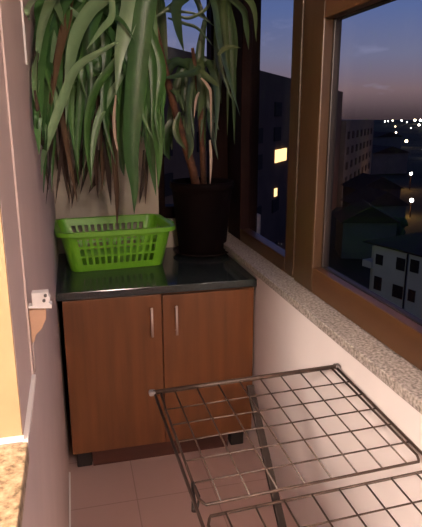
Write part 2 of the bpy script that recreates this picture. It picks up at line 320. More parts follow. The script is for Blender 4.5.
LEAVES = [
('a',0.049,[(0.33,0.12,2.02),(0.305,0.1,1.906),(0.25,0.06,1.837),(0.183,0.02,1.776),(0.131,-0.02,1.686),(0.1,-0.06,1.563),(0.08,-0.1,1.401)]),
('a',0.019,[(0.33,0.12,2.02),(0.089,-0.2,1.807),(0.032,-0.3,1.758),(0.014,-0.62,1.671),(0.014,-0.62,1.644)]),
('a',0.031,[(0.33,0.12,2.02),(0.128,0,1.856),(0.072,-0.087,1.806),(0.042,-0.175,1.729),(0.026,-0.383,1.631),(0.015,-0.43,1.549)]),
('b',0.044,[(0.33,0.12,2.02),(0.056,-0.1,1.8),(0.027,-0.187,1.684),(0.014,-0.475,1.546),(0.014,-0.622,1.443),(0.014,-0.63,1.338)]),
('a',0.029,[(0.268,-0.05,1.673),(0.188,-0.14,1.621),(0.121,-0.23,1.567),(0.073,-0.32,1.467),(0.022,-0.41,1.341),(0.014,-0.62,1.286)]),
('b',0.027,[(0.33,0.12,2.02),(0.086,0,1.805),(0.032,-0.1,1.711),(0.017,-0.2,1.619),(0.048,-0.3,1.481)]),
('b',0.031,[(0.33,0.12,2.02),(0.12,0,1.822),(0.052,-0.083,1.663),(0.056,-0.167,1.555),(0.084,-0.25,1.456)]),
('a',0.025,[(0.33,0.12,2.02),(0.121,0,1.844),(0.077,-0.05,1.796),(0.086,-0.1,1.746),(0.093,-0.15,1.703)]),
('a',0.023,[(0.055,0,1.828),(0.085,0.017,1.799),(0.139,0.033,1.766),(0.176,0.05,1.741)]),
('a',0.069,[(0.33,0.12,2.02),(0.289,0.15,1.929),(0.326,0.144,1.876),(0.33,0.138,1.815),(0.308,0.132,1.731),(0.286,0.126,1.65),(0.268,0.12,1.507)]),
('b',0.077,[(0.33,0.12,2.02),(0.343,0.12,1.912),(0.393,0.129,1.863),(0.38,0.137,1.769),(0.358,0.146,1.636),(0.334,0.154,1.461),(0.32,0.163,1.282),(0.329,0.171,1.158),(0.326,0.18,1.043)]),
('b',0.068,[(0.33,0.12,2.02),(0.382,0.2,1.925),(0.406,0.212,1.806),(0.416,0.224,1.689),(0.428,0.236,1.494),(0.442,0.248,1.295),(0.439,0.26,1.132)]),
('b',0.052,[(0.33,0.12,2.02),(0.393,0.3,1.893),(0.394,0.305,1.651),(0.404,0.31,1.436),(0.421,0.315,1.25),(0.439,0.32,1.095)]),
('b',0.032,[(0.334,0.18,1.717),(0.277,0.164,1.629),(0.205,0.148,1.54),(0.165,0.132,1.435),(0.154,0.116,1.306),(0.16,0.1,1.164)]),
('a',0.029,[(0.319,0.22,1.605),(0.26,0.203,1.521),(0.209,0.185,1.435),(0.18,0.167,1.341),(0.16,0.15,1.189)]),
('b',0.035,[(0.33,0.12,2.02),(0.247,0.1,1.87),(0.21,0.067,1.784),(0.187,0.033,1.714),(0.172,0,1.644)]),
('b',0.029,[(0.33,0.12,2.02),(0.231,0.2,1.866),(0.16,0.2,1.636),(0.134,0.2,1.454),(0.114,0.2,1.302),(0.117,0.2,1.217)]),
('b',0.039,[(0.33,0.12,2.02),(0.356,0.32,1.913),(0.33,0.315,1.651),(0.314,0.31,1.456),(0.297,0.305,1.253),(0.302,0.3,1.186)]),
('b',0.035,[(0.33,0.12,2.02),(0.309,0.34,1.878),(0.259,0.335,1.651),(0.242,0.33,1.456),(0.215,0.325,1.253),(0.218,0.32,1.144)]),
('b',0.038,[(0.33,0.12,2.02),(0.156,0.15,1.836),(0.107,0.1,1.626),(0.096,0.05,1.451),(0.101,0,1.313)]),
('b',0.036,[(0.33,0.12,2.02),(0.086,0.1,1.824),(0.029,0,1.647),(0.02,-0.1,1.513),(0.026,-0.38,1.377)]),
('a',0.022,[(0.33,0.12,2.02),(0.26,0,1.86),(0.253,-0.033,1.76),(0.212,-0.067,1.707),(0.159,-0.1,1.64)]),
('b',0.028,[(0.33,0.12,2.02),(0.192,0.1,1.877),(0.236,0.1,1.798),(0.299,0.1,1.76),(0.347,0.1,1.694)]),
('b',0.036,[(0.33,0.12,2.02),(0.271,0.2,1.898),(0.323,0.231,1.787),(0.316,0.261,1.543),(0.33,0.292,1.378),(0.358,0.323,1.202)]),
('b',0.037,[(0.33,0.12,2.02),(0.338,0.2,1.902),(0.198,0.125,1.801),(0.042,0.05,1.645),(0.04,-0.025,1.506),(0.032,-0.1,1.372)]),
('b',0.029,[(0.33,0.12,2.02),(0.305,0.2,1.9),(0.178,0.224,1.823),(0.059,0.248,1.685),(0.079,0.272,1.457),(0.027,0.296,1.211)]),
('b',0.041,[(0.33,0.12,2.02),(0.358,0.2,1.903),(0.365,0.227,1.81),(0.416,0.255,1.621),(0.405,0.282,1.41),(0.424,0.309,1.184)]),
('b',0.030,[(0.33,0.12,2.02),(0.194,0.2,1.894),(0.172,0.194,1.817),(0.168,0.187,1.68),(0.137,0.181,1.587),(0.164,0.174,1.493)]),
('b',0.040,[(0.33,0.12,2.02),(0.197,0.2,1.895),(0.264,0.229,1.809),(0.392,0.258,1.632),(0.349,0.286,1.49),(0.387,0.315,1.341)]),
('b',0.037,[(0.33,0.12,2.02),(0.129,0.2,1.891),(0.218,0.19,1.796),(0.337,0.181,1.606),(0.366,0.171,1.508),(0.322,0.162,1.408)]),
('b',0.026,[(0.33,0.12,2.02),(0.345,0.2,1.902),(0.371,0.233,1.812),(0.443,0.265,1.625),(0.448,0.298,1.482),(0.459,0.331,1.33)]),
('b',0.029,[(0.33,0.12,2.02),(0.349,0.2,1.902),(0.189,0.145,1.786),(0.06,0.091,1.588),(0.042,0.036,1.503),(0.026,-0.018,1.42)]),
('b',0.030,[(0.33,0.12,2.02),(0.166,0.2,1.893),(0.09,0.15,1.779),(0.023,0.1,1.575),(0.057,0.049,1.534),(0.037,-0.001,1.494)]),
('b',0.039,[(0.33,0.12,2.02),(0.18,0.2,1.894),(0.204,0.213,1.806),(0.283,0.226,1.631),(0.236,0.24,1.42),(0.249,0.253,1.196)]),
('b',0.031,[(0.33,0.12,2.02),(0.155,0.2,1.892),(0.225,0.233,1.801),(0.33,0.267,1.603),(0.31,0.3,1.374),(0.345,0.333,1.125)]),
('b',0.028,[(0.33,0.12,2.02),(0.231,0.2,1.896),(0.351,0.217,1.812),(0.455,0.234,1.636),(0.442,0.251,1.417),(0.443,0.267,1.184)]),
('b',0.031,[(0.33,0.12,2.02),(0.213,0.2,1.895),(0.309,0.209,1.807),(0.438,0.217,1.626),(0.458,0.226,1.452),(0.466,0.234,1.27)]),
('b',0.039,[(0.33,0.12,2.02),(0.31,0.2,1.9),(0.326,0.232,1.803),(0.361,0.264,1.597),(0.339,0.295,1.429),(0.346,0.327,1.251)]),
('b',0.033,[(0.33,0.12,2.02),(0.287,0.2,1.899),(0.191,0.222,1.796),(0.133,0.244,1.594),(0.106,0.266,1.375),(0.115,0.288,1.14)]),
('b',0.040,[(0.33,0.12,2.02),(0.318,0.2,1.901),(0.319,0.225,1.818),(0.307,0.251,1.654),(0.28,0.276,1.437),(0.302,0.302,1.204)]),
('b',0.037,[(0.33,0.12,2.02),(0.287,0.2,1.899),(0.378,0.199,1.806),(0.456,0.198,1.619),(0.433,0.197,1.461),(0.443,0.197,1.298)]),
('b',0.037,[(0.33,0.12,2.02),(0.297,0.2,1.9),(0.188,0.227,1.801),(0.082,0.253,1.607),(0.078,0.28,1.418),(0.06,0.306,1.217)]),
('b',0.029,[(0.33,0.12,2.02),(0.131,0.2,1.891),(0.113,0.202,1.79),(0.077,0.204,1.59),(0.045,0.206,1.484),(0.056,0.208,1.376)]),
('b',0.032,[(0.33,0.12,2.02),(0.137,0.2,1.892),(0.084,0.106,1.796),(0.067,0.011,1.652),(0.057,-0.083,1.537),(0.062,-0.177,1.428)]),
('b',0.036,[(0.33,0.12,2.02),(0.18,0.2,1.894),(0.275,0.213,1.818),(0.423,0.225,1.667),(0.401,0.238,1.499),(0.373,0.25,1.322)]),
('b',0.032,[(0.33,0.12,2.02),(0.146,0.2,1.892),(0.212,0.243,1.804),(0.244,0.285,1.612),(0.261,0.328,1.519),(0.253,0.371,1.419)]),
('b',0.028,[(0.33,0.12,2.02),(0.157,0.2,1.893),(0.218,0.243,1.785),(0.262,0.286,1.541),(0.286,0.33,1.43),(0.231,0.373,1.313)]),
('b',0.042,[(0.33,0.12,2.02),(0.257,0.2,1.898),(0.265,0.239,1.803),(0.277,0.278,1.603),(0.267,0.317,1.558),(0.268,0.356,1.511)]),
('b',0.035,[(0.33,0.12,2.02),(0.213,0.2,1.895),(0.326,0.244,1.826),(0.443,0.288,1.678),(0.439,0.332,1.481),(0.483,0.376,1.268)]),
('b',0.034,[(0.33,0.12,2.02),(0.191,0.2,1.894),(0.195,0.214,1.797),(0.223,0.229,1.6),(0.226,0.243,1.558),(0.18,0.258,1.515)]),
('b',0.036,[(0.33,0.12,2.02),(0.188,0.2,1.894),(0.325,0.199,1.818),(0.413,0.197,1.666),(0.422,0.196,1.516),(0.41,0.194,1.361)]),
('b',0.033,[(0.33,0.12,2.02),(0.266,0.2,1.898),(0.302,0.207,1.792),(0.325,0.213,1.575),(0.322,0.22,1.546),(0.333,0.226,1.517)]),
('b',0.025,[(0.33,0.12,2.02),(0.209,0.2,1.895),(0.271,0.204,1.829),(0.353,0.208,1.708),(0.348,0.212,1.512),(0.326,0.216,1.307)]),
('b',0.040,[(0.33,0.12,2.02),(0.308,0.2,1.9),(0.252,0.225,1.796),(0.206,0.25,1.585),(0.179,0.274,1.452),(0.171,0.299,1.311)]),
('b',0.041,[(0.33,0.12,2.02),(0.17,0.2,1.893),(0.165,0.236,1.828),(0.136,0.272,1.703),(0.115,0.308,1.457),(0.128,0.344,1.189)]),
('b',0.029,[(0.33,0.12,2.02),(0.158,0.2,1.893),(0.172,0.208,1.801),(0.217,0.216,1.621),(0.221,0.225,1.477),(0.173,0.233,1.326)]),
('b',0.030,[(0.33,0.12,2.02),(0.318,0.2,1.901),(0.365,0.244,1.803),(0.371,0.288,1.588),(0.342,0.331,1.501),(0.39,0.375,1.409)]),
('b',0.037,[(0.33,0.12,2.02),(0.276,0.2,1.899),(0.341,0.24,1.824),(0.445,0.281,1.671),(0.439,0.321,1.531),(0.422,0.362,1.383)]),
('b',0.029,[(0.33,0.12,2.02),(0.134,0.2,1.891),(0.1,0.098,1.801),(0.068,-0.004,1.668),(0.067,-0.106,1.533),(0.028,-0.207,1.407)]),
('b',0.033,[(0.33,0.12,2.02),(0.198,0.2,1.895),(0.214,0.211,1.78),(0.273,0.221,1.541),(0.245,0.232,1.448),(0.267,0.242,1.352)]),
('b',0.029,[(0.33,0.12,2.02),(0.34,0.2,1.902),(0.287,0.22,1.82),(0.261,0.241,1.668),(0.245,0.261,1.484),(0.213,0.281,1.291)]),
('b',0.035,[(0.33,0.12,2.02),(0.211,0.2,1.895),(0.253,0.226,1.796),(0.34,0.252,1.587),(0.314,0.278,1.54),(0.31,0.304,1.492)]),
('b',0.036,[(0.33,0.12,2.02),(0.18,0.2,1.894),(0.294,0.192,1.788),(0.372,0.183,1.567),(0.368,0.175,1.457),(0.409,0.166,1.344)]),
('b',0.029,[(0.33,0.12,2.02),(0.176,0.2,1.894),(0.102,0.14,1.779),(0.059,0.08,1.578),(0.036,0.02,1.374),(0.015,-0.039,1.171)]),
('b',0.035,[(0.33,0.12,2.02),(0.269,0.2,1.898),(0.225,0.236,1.827),(0.173,0.271,1.692),(0.151,0.307,1.549),(0.169,0.343,1.398)]),
('b',0.033,[(0.33,0.12,2.02),(0.264,0.2,1.898),(0.241,0.195,1.807),(0.244,0.191,1.638),(0.225,0.186,1.444),(0.261,0.181,1.242)]),
('b',0.023,[(0.33,0.12,2.02),(0.304,0.2,1.9),(0.151,0.129,1.768),(0.014,-0.182,1.525),(0.017,-0.633,1.444),(0.014,-0.624,1.386)]),
('b',0.033,[(0.33,0.12,2.02),(0.212,0.2,1.895),(0.186,0.204,1.819),(0.163,0.208,1.681),(0.152,0.212,1.437),(0.131,0.216,1.178)]),
('b',0.031,[(0.33,0.12,2.02),(0.132,0.2,1.891),(0.271,0.227,1.798),(0.44,0.254,1.593),(0.401,0.281,1.398),(0.43,0.308,1.189)]),
('b',0.031,[(0.33,0.12,2.02),(0.283,0.2,1.899),(0.294,0.191,1.819),(0.31,0.183,1.674),(0.317,0.174,1.585),(0.346,0.165,1.496)]),
('b',0.036,[(0.33,0.12,2.02),(0.197,0.2,1.895),(0.191,0.229,1.793),(0.199,0.259,1.581),(0.215,0.288,1.515),(0.233,0.318,1.445)]),
('b',0.031,[(0.33,0.12,2.02),(0.225,0.2,1.896),(0.311,0.213,1.793),(0.443,0.225,1.574),(0.465,0.238,1.489),(0.442,0.25,1.402)]),
('b',0.025,[(0.33,0.12,2.02),(0.146,0.2,1.892),(0.075,0.146,1.788),(0.03,0.093,1.608),(0.026,-0.461,1.408),(0.015,-0.214,1.22)]),
('b',0.033,[(0.33,0.12,2.02),(0.184,0.2,1.894),(0.207,0.192,1.823),(0.173,0.184,1.697),(0.178,0.176,1.567),(0.164,0.168,1.434)]),
('b',0.035,[(0.33,0.12,2.02),(0.144,0.2,1.892),(0.15,0.241,1.803),(0.156,0.281,1.617),(0.127,0.322,1.572),(0.107,0.363,1.525)]),
('b',0.029,[(0.33,0.12,2.02),(0.238,0.2,1.897),(0.269,0.23,1.802),(0.25,0.26,1.602),(0.253,0.29,1.505),(0.274,0.32,1.402)]),
('b',0.027,[(0.33,0.12,2.02),(0.151,0.2,1.892),(0.14,0.235,1.79),(0.124,0.27,1.573),(0.118,0.305,1.553),(0.121,0.34,1.533)]),
('b',0.027,[(0.33,0.12,2.02),(0.225,0.2,1.896),(0.225,0.229,1.83),(0.253,0.257,1.706),(0.251,0.286,1.587),(0.249,0.314,1.462)]),
('b',0.040,[(0.33,0.12,2.02),(0.223,0.2,1.896),(0.193,0.239,1.804),(0.152,0.279,1.614),(0.135,0.318,1.427),(0.116,0.357,1.225)]),
('b',0.030,[(0.33,0.12,2.02),(0.279,0.2,1.899),(0.353,0.235,1.825),(0.426,0.269,1.674),(0.419,0.304,1.468),(0.417,0.339,1.246)]),
('b',0.040,[(0.33,0.12,2.02),(0.284,0.2,1.899),(0.188,0.221,1.79),(0.109,0.241,1.573),(0.108,0.262,1.557),(0.116,0.283,1.541)]),
('b',0.037,[(0.33,0.12,2.02),(0.35,0.2,1.902),(0.307,0.21,1.811),(0.256,0.22,1.635),(0.276,0.23,1.553),(0.289,0.24,1.468)]),
('b',0.040,[(0.33,0.12,2.02),(0.146,0.2,1.892),(0.212,0.215,1.793),(0.247,0.229,1.584),(0.217,0.244,1.539),(0.222,0.258,1.494)]),
('b',0.040,[(0.33,0.12,2.02),(0.232,0.2,1.896),(0.218,0.241,1.794),(0.213,0.283,1.576),(0.196,0.324,1.477),(0.161,0.366,1.372)]),
('b',0.028,[(0.33,0.12,2.02),(0.223,0.2,1.896),(0.128,0.127,1.809),(0.05,0.053,1.68),(0.026,-0.28,1.426),(0.014,-0.573,1.236)]),
('d',0.009,[(0.015,-0.638,1.488),(0.02,-0.624,1.419),(0.014,-0.391,1.321),(0.026,-0.538,1.238)]),
('d',0.013,[(0.065,-0.102,1.56),(0.046,-0.108,1.465),(0.022,-0.115,1.305),(0.02,-0.622,1.213)]),
('d',0.014,[(0.025,0.046,1.519),(0.032,0.04,1.417),(0.038,0.033,1.309),(0.045,0.026,1.2)]),
('d',0.015,[(0.112,-0.026,1.582),(0.087,-0.033,1.484),(0.057,-0.04,1.309),(0.026,-0.066,1.132)]),
('d',0.014,[(0.046,0.016,1.485),(0.059,0.01,1.383),(0.07,0.003,1.263),(0.083,-0.004,1.141)]),
('d',0.017,[(0.053,-0.116,1.512),(0.07,-0.123,1.417),(0.085,-0.129,1.283),(0.101,-0.136,1.145)]),
('d',0.018,[(0.144,0.406,1.415),(0.122,0.399,1.291),(0.1,0.393,1.169),(0.078,0.386,1.044)]),
('d',0.021,[(0.179,0.325,1.455),(0.153,0.319,1.336),(0.128,0.312,1.237),(0.103,0.305,1.137)]),
('d',0.018,[(0.207,0.367,1.415),(0.177,0.361,1.293),(0.147,0.354,1.203),(0.118,0.347,1.112)]),
('d',0.024,[(0.185,0.281,1.493),(0.187,0.275,1.377),(0.187,0.268,1.24),(0.188,0.261,1.1)]),
('d',0.031,[(0.245,0.306,1.572),(0.233,0.299,1.455),(0.219,0.293,1.287),(0.205,0.286,1.115)]),
('d',0.027,[(0.225,0.284,1.494),(0.231,0.277,1.376),(0.235,0.27,1.225),(0.24,0.264,1.07)]),
('d',0.028,[(0.259,0.347,1.614),(0.261,0.34,1.496),(0.262,0.333,1.354),(0.263,0.327,1.209)]),
('d',0.027,[(0.105,0.418,1.655),(0.104,0.411,1.537),(0.106,0.404,1.462),(0.108,0.398,1.386)]),
('d',0.020,[(0.114,-0.011,1.648),(0.085,-0.018,1.55),(0.058,-0.025,1.481),(0.031,-0.031,1.413)]),
('d',0.014,[(0.418,0.392,1.373),(0.411,0.385,1.245),(0.404,0.378,1.15),(0.398,0.372,1.054)]),
('d',0.014,[(0.399,0.375,1.289),(0.388,0.368,1.16),(0.379,0.362,1.11),(0.37,0.355,1.06)]),
('d',0.031,[(0.194,0.291,1.719),(0.201,0.284,1.608),(0.209,0.278,1.498),(0.217,0.271,1.386)]),
('d',0.032,[(0.146,0.361,1.632),(0.148,0.355,1.515),(0.152,0.348,1.428),(0.156,0.341,1.34)]),
('d',0.017,[(0.204,0.323,1.294),(0.183,0.316,1.171),(0.168,0.31,1.145),(0.152,0.303,1.119)]),
('d',0.011,[(0.054,-0.007,1.383),(0.059,-0.013,1.279),(0.067,-0.02,1.204),(0.074,-0.027,1.127)]),
('d',0.021,[(0.267,0.2,1.416),(0.26,0.208,1.26),(0.263,0.217,1.118),(0.258,0.225,0.975)]),
('e',0.010,[(0.266,0.1,1.507),(0.255,0.1,1.424),(0.256,0.1,1.358),(0.265,0.1,1.294)]),
('a',0.038,[(0.33,0.12,2.02),(0.124,0.1,1.858),(0.09,-0.017,1.741),(0.057,-0.133,1.59),(0.054,-0.25,1.392)]),
('b',0.029,[(0.33,0.12,2.02),(0.133,0.1,1.858),(0.099,-0.017,1.741),(0.064,-0.133,1.584),(0.046,-0.25,1.379)]),
('d',0.024,[(0.33,0.12,2.02),(0.06,0.1,1.854),(0.029,-0.017,1.739),(0.014,-0.433,1.591),(0.014,-0.63,1.449)]),
('b',0.037,[(0.33,0.12,2.02),(0.087,0.1,1.856),(0.055,-0.017,1.74),(0.027,-0.133,1.637),(0.029,-0.25,1.487)]),
('a',0.030,[(0.33,0.12,2.02),(0.087,0.1,1.856),(0.055,-0.017,1.74),(0.027,-0.133,1.644),(0.023,-0.63,1.484)]),
('b',0.030,[(0.33,0.12,2.02),(0.077,0.1,1.855),(0.046,-0.017,1.739),(0.014,-0.153,1.575),(0.026,-0.61,1.379)]),
('b',0.036,[(0.33,0.12,2.02),(0.112,0.1,1.857),(0.079,-0.017,1.74),(0.045,-0.133,1.58),(0.033,-0.25,1.373)]),
('d',0.034,[(0.33,0.12,2.02),(0.111,0.1,1.857),(0.078,-0.017,1.74),(0.045,-0.133,1.593),(0.026,-0.27,1.398)]),
('a',0.029,[(0.33,0.12,2.02),(0.101,0.1,1.857),(0.068,-0.017,1.74),(0.034,-0.133,1.567),(0.027,-0.57,1.36)]),
('d',0.030,[(0.33,0.12,2.02),(0.138,0.1,1.858),(0.104,-0.017,1.741),(0.072,-0.133,1.624),(0.04,-0.25,1.458)]),
('b',0.033,[(0.33,0.12,2.02),(0.105,0.1,1.857),(0.072,-0.017,1.74),(0.039,-0.133,1.596),(0.026,-0.39,1.407)]),
('a',0.023,[(0.33,0.12,2.02),(0.058,0.1,1.854),(0.027,-0.017,1.739),(0.015,-0.533,1.546),(0.014,-0.63,1.381)]),
('b',0.040,[(0.33,0.12,2.02),(0.097,0.1,1.856),(0.064,-0.017,1.74),(0.031,-0.133,1.573),(0.024,-0.63,1.373)]),
('b',0.037,[(0.33,0.12,2.02),(0.113,0.1,1.857),(0.08,-0.017,1.741),(0.045,-0.133,1.565),(0.041,-0.25,1.342)]),
('b',0.025,[(0.285,0.25,1.679),(0.206,0.225,1.651),(0.177,0.2,1.576)]),
('b',0.032,[(0.278,0.25,1.737),(0.265,0.225,1.703),(0.338,0.2,1.607)]),
('b',0.023,[(0.221,0.25,1.734),(0.271,0.225,1.624),(0.171,0.2,1.488)]),
('b',0.033,[(0.167,0.25,1.819),(0.213,0.225,1.605),(0.22,0.2,1.593)]),
('b',0.026,[(0.206,0.25,1.856),(0.265,0.225,1.61),(0.1,0.2,1.634)]),
('b',0.031,[(0.165,0.25,1.697),(0.158,0.225,1.611),(0.214,0.2,1.635)]),
('b',0.029,[(0.341,0.25,1.7),(0.291,0.225,1.701),(0.233,0.2,1.472)]),
('b',0.026,[(0.284,0.25,1.842),(0.216,0.225,1.689),(0.387,0.2,1.63)]),
('b',0.028,[(0.129,0.25,1.643),(0.095,0.225,1.641),(0.028,0.2,1.459)]),
('b',0.022,[(0.195,0.25,1.818),(0.236,0.225,1.625),(0.114,0.2,1.554)]),
('b',0.033,[(0.096,0.25,1.679),(0.04,0.225,1.627),(0.014,-0.62,1.493)]),
('b',0.028,[(0.311,0.25,1.845),(0.377,0.225,1.725),(0.378,0.2,1.639)]),
('c',0.022,[(0.62,0.42,1.98),(0.553,0.3,1.926),(0.536,0.3,1.874),(0.495,0.3,1.842),(0.43,0.3,1.803)]),
('c',0.014,[(0.62,0.42,1.98),(0.626,0.45,1.967),(0.545,0.438,1.875),(0.525,0.425,1.861),(0.639,0.413,1.852),(0.728,0.4,1.802)]),
('c',0.024,[(0.62,0.42,1.98),(0.646,0.5,1.963),(0.676,0.5,1.904),(0.694,0.5,1.86),(0.749,0.5,1.817)]),
('c',0.014,[(0.52,0.4,1.829),(0.592,0.4,1.809),(0.649,0.4,1.791),(0.715,0.4,1.725)]),
('c',0.014,[(0.554,0.42,1.845),(0.617,0.413,1.835),(0.69,0.407,1.876),(0.71,0.4,1.938)]),
('c',0.043,[(0.62,0.42,1.98),(0.578,0.3,1.901),(0.53,0.267,1.853),(0.53,0.233,1.76),(0.547,0.2,1.675)]),
('c',0.026,[(0.645,0.35,1.637),(0.62,0.317,1.61),(0.554,0.283,1.595),(0.457,0.25,1.576)]),
('c',0.036,[(0.62,0.42,1.98),(0.668,0.35,1.942),(0.7,0.325,1.863),(0.715,0.3,1.729),(0.753,0.275,1.578),(0.795,0.25,1.432)]),
('c',0.033,[(0.62,0.42,1.98),(0.714,0.45,1.956),(0.741,0.433,1.835),(0.742,0.417,1.67),(0.803,0.4,1.501)]),
('c',0.017,[(0.685,0.2,1.667),(0.705,0.183,1.689),(0.733,0.167,1.695),(0.765,0.15,1.69)]),
('c',0.027,[(0.62,0.42,1.98),(0.74,0.3,1.943),(0.806,0.267,1.91),(0.845,0.233,1.847),(0.845,0.2,1.722)]),
('c',0.028,[(0.62,0.42,1.98),(0.745,0.4,1.94),(0.838,0.367,1.868),(0.845,0.333,1.785),(0.845,0.3,1.703)]),
('c',0.022,[(0.634,0.3,1.617),(0.655,0.283,1.593),(0.681,0.267,1.568),(0.703,0.25,1.548)]),
('c',0.018,[(0.493,0.35,1.562),(0.528,0.333,1.53),(0.551,0.317,1.505),(0.564,0.3,1.448)]),
('c',0.036,[(0.525,0.4,1.663),(0.479,0.383,1.621),(0.453,0.367,1.538),(0.469,0.35,1.415)]),
('c',0.055,[(0.598,0.45,1.424),(0.535,0.433,1.389),(0.503,0.417,1.307),(0.517,0.4,1.242)]),
('c',0.046,[(0.612,0.45,1.458),(0.599,0.433,1.38),(0.613,0.417,1.302),(0.599,0.4,1.241)]),
('c',0.026,[(0.547,0.3,1.448),(0.528,0.3,1.391),(0.536,0.3,1.341),(0.57,0.3,1.291)]),
('c',0.038,[(0.703,0.5,1.844),(0.676,0.483,1.674),(0.708,0.467,1.503),(0.756,0.45,1.37)]),
('c',0.037,[(0.634,0.5,1.675),(0.565,0.483,1.545),(0.531,0.467,1.371),(0.536,0.45,1.283)]),
('c',0.033,[(0.735,0.5,1.677),(0.741,0.483,1.547),(0.718,0.467,1.415),(0.752,0.45,1.235)]),
('c',0.024,[(0.62,0.42,1.98),(0.725,0.324,1.939),(0.758,0.383,1.867),(0.794,0.441,1.641),(0.811,0.5,1.344)]),
('c',0.036,[(0.62,0.42,1.98),(0.751,0.388,1.953),(0.786,0.425,1.876),(0.825,0.463,1.624),(0.845,0.5,1.302)]),
('c',0.040,[(0.62,0.42,1.98),(0.484,0.424,1.947),(0.474,0.449,1.867),(0.46,0.475,1.65),(0.451,0.5,1.374)]),
('c',0.030,[(0.62,0.42,1.98),(0.739,0.345,1.944),(0.741,0.397,1.869),(0.742,0.448,1.645),(0.737,0.5,1.354)]),
('c',0.027,[(0.62,0.42,1.98),(0.475,0.363,1.935),(0.48,0.409,1.86),(0.48,0.454,1.611),(0.507,0.5,1.292)]),
('c',0.036,[(0.62,0.42,1.98),(0.749,0.415,1.959),(0.754,0.444,1.877),(0.76,0.472,1.733),(0.739,0.5,1.536)]),
('c',0.031,[(0.62,0.42,1.98),(0.733,0.322,1.939),(0.74,0.382,1.866),(0.746,0.441,1.668),(0.735,0.5,1.406)]),
('c',0.032,[(0.62,0.42,1.98),(0.484,0.37,1.936),(0.494,0.413,1.861),(0.503,0.457,1.7),(0.495,0.5,1.483)]),
('c',0.027,[(0.62,0.42,1.98),(0.483,0.364,1.935),(0.499,0.41,1.861),(0.511,0.455,1.618),(0.486,0.5,1.306)]),
('c',0.028,[(0.62,0.42,1.98),(0.73,0.344,1.944),(0.741,0.396,1.869),(0.753,0.448,1.675),(0.758,0.5,1.42)]),
('c',0.029,[(0.62,0.42,1.98),(0.495,0.436,1.95),(0.488,0.457,1.868),(0.48,0.479,1.773),(0.474,0.5,1.631)]),
('c',0.029,[(0.62,0.42,1.98),(0.749,0.382,1.952),(0.79,0.421,1.875),(0.833,0.461,1.757),(0.845,0.5,1.586)]),
('c',0.024,[(0.62,0.42,1.98),(0.758,0.416,1.959),(0.759,0.444,1.878),(0.759,0.472,1.71),(0.779,0.5,1.489)]),
('c',0.030,[(0.62,0.42,1.98),(0.759,0.421,1.96),(0.764,0.447,1.878),(0.769,0.474,1.666),(0.762,0.5,1.394)]),
('c',0.024,[(0.62,0.42,1.98),(0.472,0.345,1.931),(0.467,0.396,1.857),(0.459,0.448,1.717),(0.453,0.5,1.524)]),
('c',0.035,[(0.62,0.42,1.98),(0.738,0.341,1.943),(0.744,0.394,1.869),(0.75,0.447,1.774),(0.787,0.5,1.631)]),
('c',0.040,[(0.67,0.5,1.612),(0.658,0.489,1.666),(0.645,0.479,1.516),(0.638,0.468,1.384)]),
('c',0.035,[(0.67,0.5,1.612),(0.668,0.457,1.663),(0.664,0.413,1.51),(0.638,0.37,1.417)]),
('c',0.031,[(0.67,0.5,1.612),(0.639,0.454,1.663),(0.606,0.408,1.494),(0.591,0.363,1.38)]),
('c',0.036,[(0.67,0.5,1.612),(0.554,0.458,1.661),(0.439,0.416,1.515),(0.433,0.373,1.449)]),
('c',0.032,[(0.67,0.5,1.612),(0.703,0.46,1.664),(0.735,0.419,1.533),(0.72,0.379,1.299)]),
('c',0.027,[(0.67,0.5,1.612),(0.583,0.503,1.666),(0.493,0.505,1.545),(0.473,0.508,1.409)]),
('c',0.040,[(0.67,0.5,1.612),(0.679,0.49,1.667),(0.687,0.479,1.517),(0.697,0.469,1.275)]),
('c',0.032,[(0.67,0.5,1.612),(0.657,0.496,1.667),(0.642,0.492,1.49),(0.635,0.489,1.434)]),
('c',0.031,[(0.67,0.5,1.612),(0.66,0.478,1.665),(0.649,0.455,1.508),(0.65,0.433,1.453)]),
('c',0.037,[(0.67,0.5,1.612),(0.651,0.497,1.667),(0.63,0.494,1.53),(0.631,0.491,1.352)]),
('c',0.029,[(0.67,0.5,1.612),(0.681,0.485,1.666),(0.69,0.47,1.516),(0.669,0.455,1.316)]),
('c',0.029,[(0.67,0.5,1.612),(0.648,0.477,1.665),(0.625,0.454,1.494),(0.635,0.431,1.325)]),
('c',0.030,[(0.67,0.5,1.612),(0.612,0.494,1.666),(0.551,0.488,1.528),(0.538,0.482,1.284)]),
('c',0.030,[(0.67,0.5,1.612),(0.644,0.491,1.666),(0.616,0.482,1.534),(0.617,0.472,1.27)]),
('c',0.032,[(0.67,0.5,1.612),(0.636,0.485,1.665),(0.6,0.469,1.553),(0.613,0.454,1.332)]),
('c',0.034,[(0.67,0.5,1.612),(0.631,0.512,1.668),(0.589,0.525,1.552),(0.606,0.537,1.425)]),
('e',0.011,[(0.638,0.3,1.586),(0.666,0.293,1.554),(0.678,0.287,1.513),(0.676,0.28,1.341)]),
('e',0.010,[(0.652,0.4,1.534),(0.638,0.4,1.5),(0.628,0.4,1.424)]),
('e',0.011,[(0.701,0.4,1.328),(0.7,0.375,1.241),(0.689,0.35,1.136)]),
]
def catmull(P, n):
    P = [Vector(p) for p in P]; Q = [P[0]*2-P[1]]+P+[P[-1]*2-P[-2]]; out = []
    for i in range(len(P)-1):
        a, b, c, d = Q[i:i+4]
        for k in range(n):
            u = k/n; out.append(.5*((2*b)+(c-a)*u+(2*a-5*b+4*c-d)*u*u+(-a+3*b-3*c+d)*u**3))
    out.append(P[-1]); return out
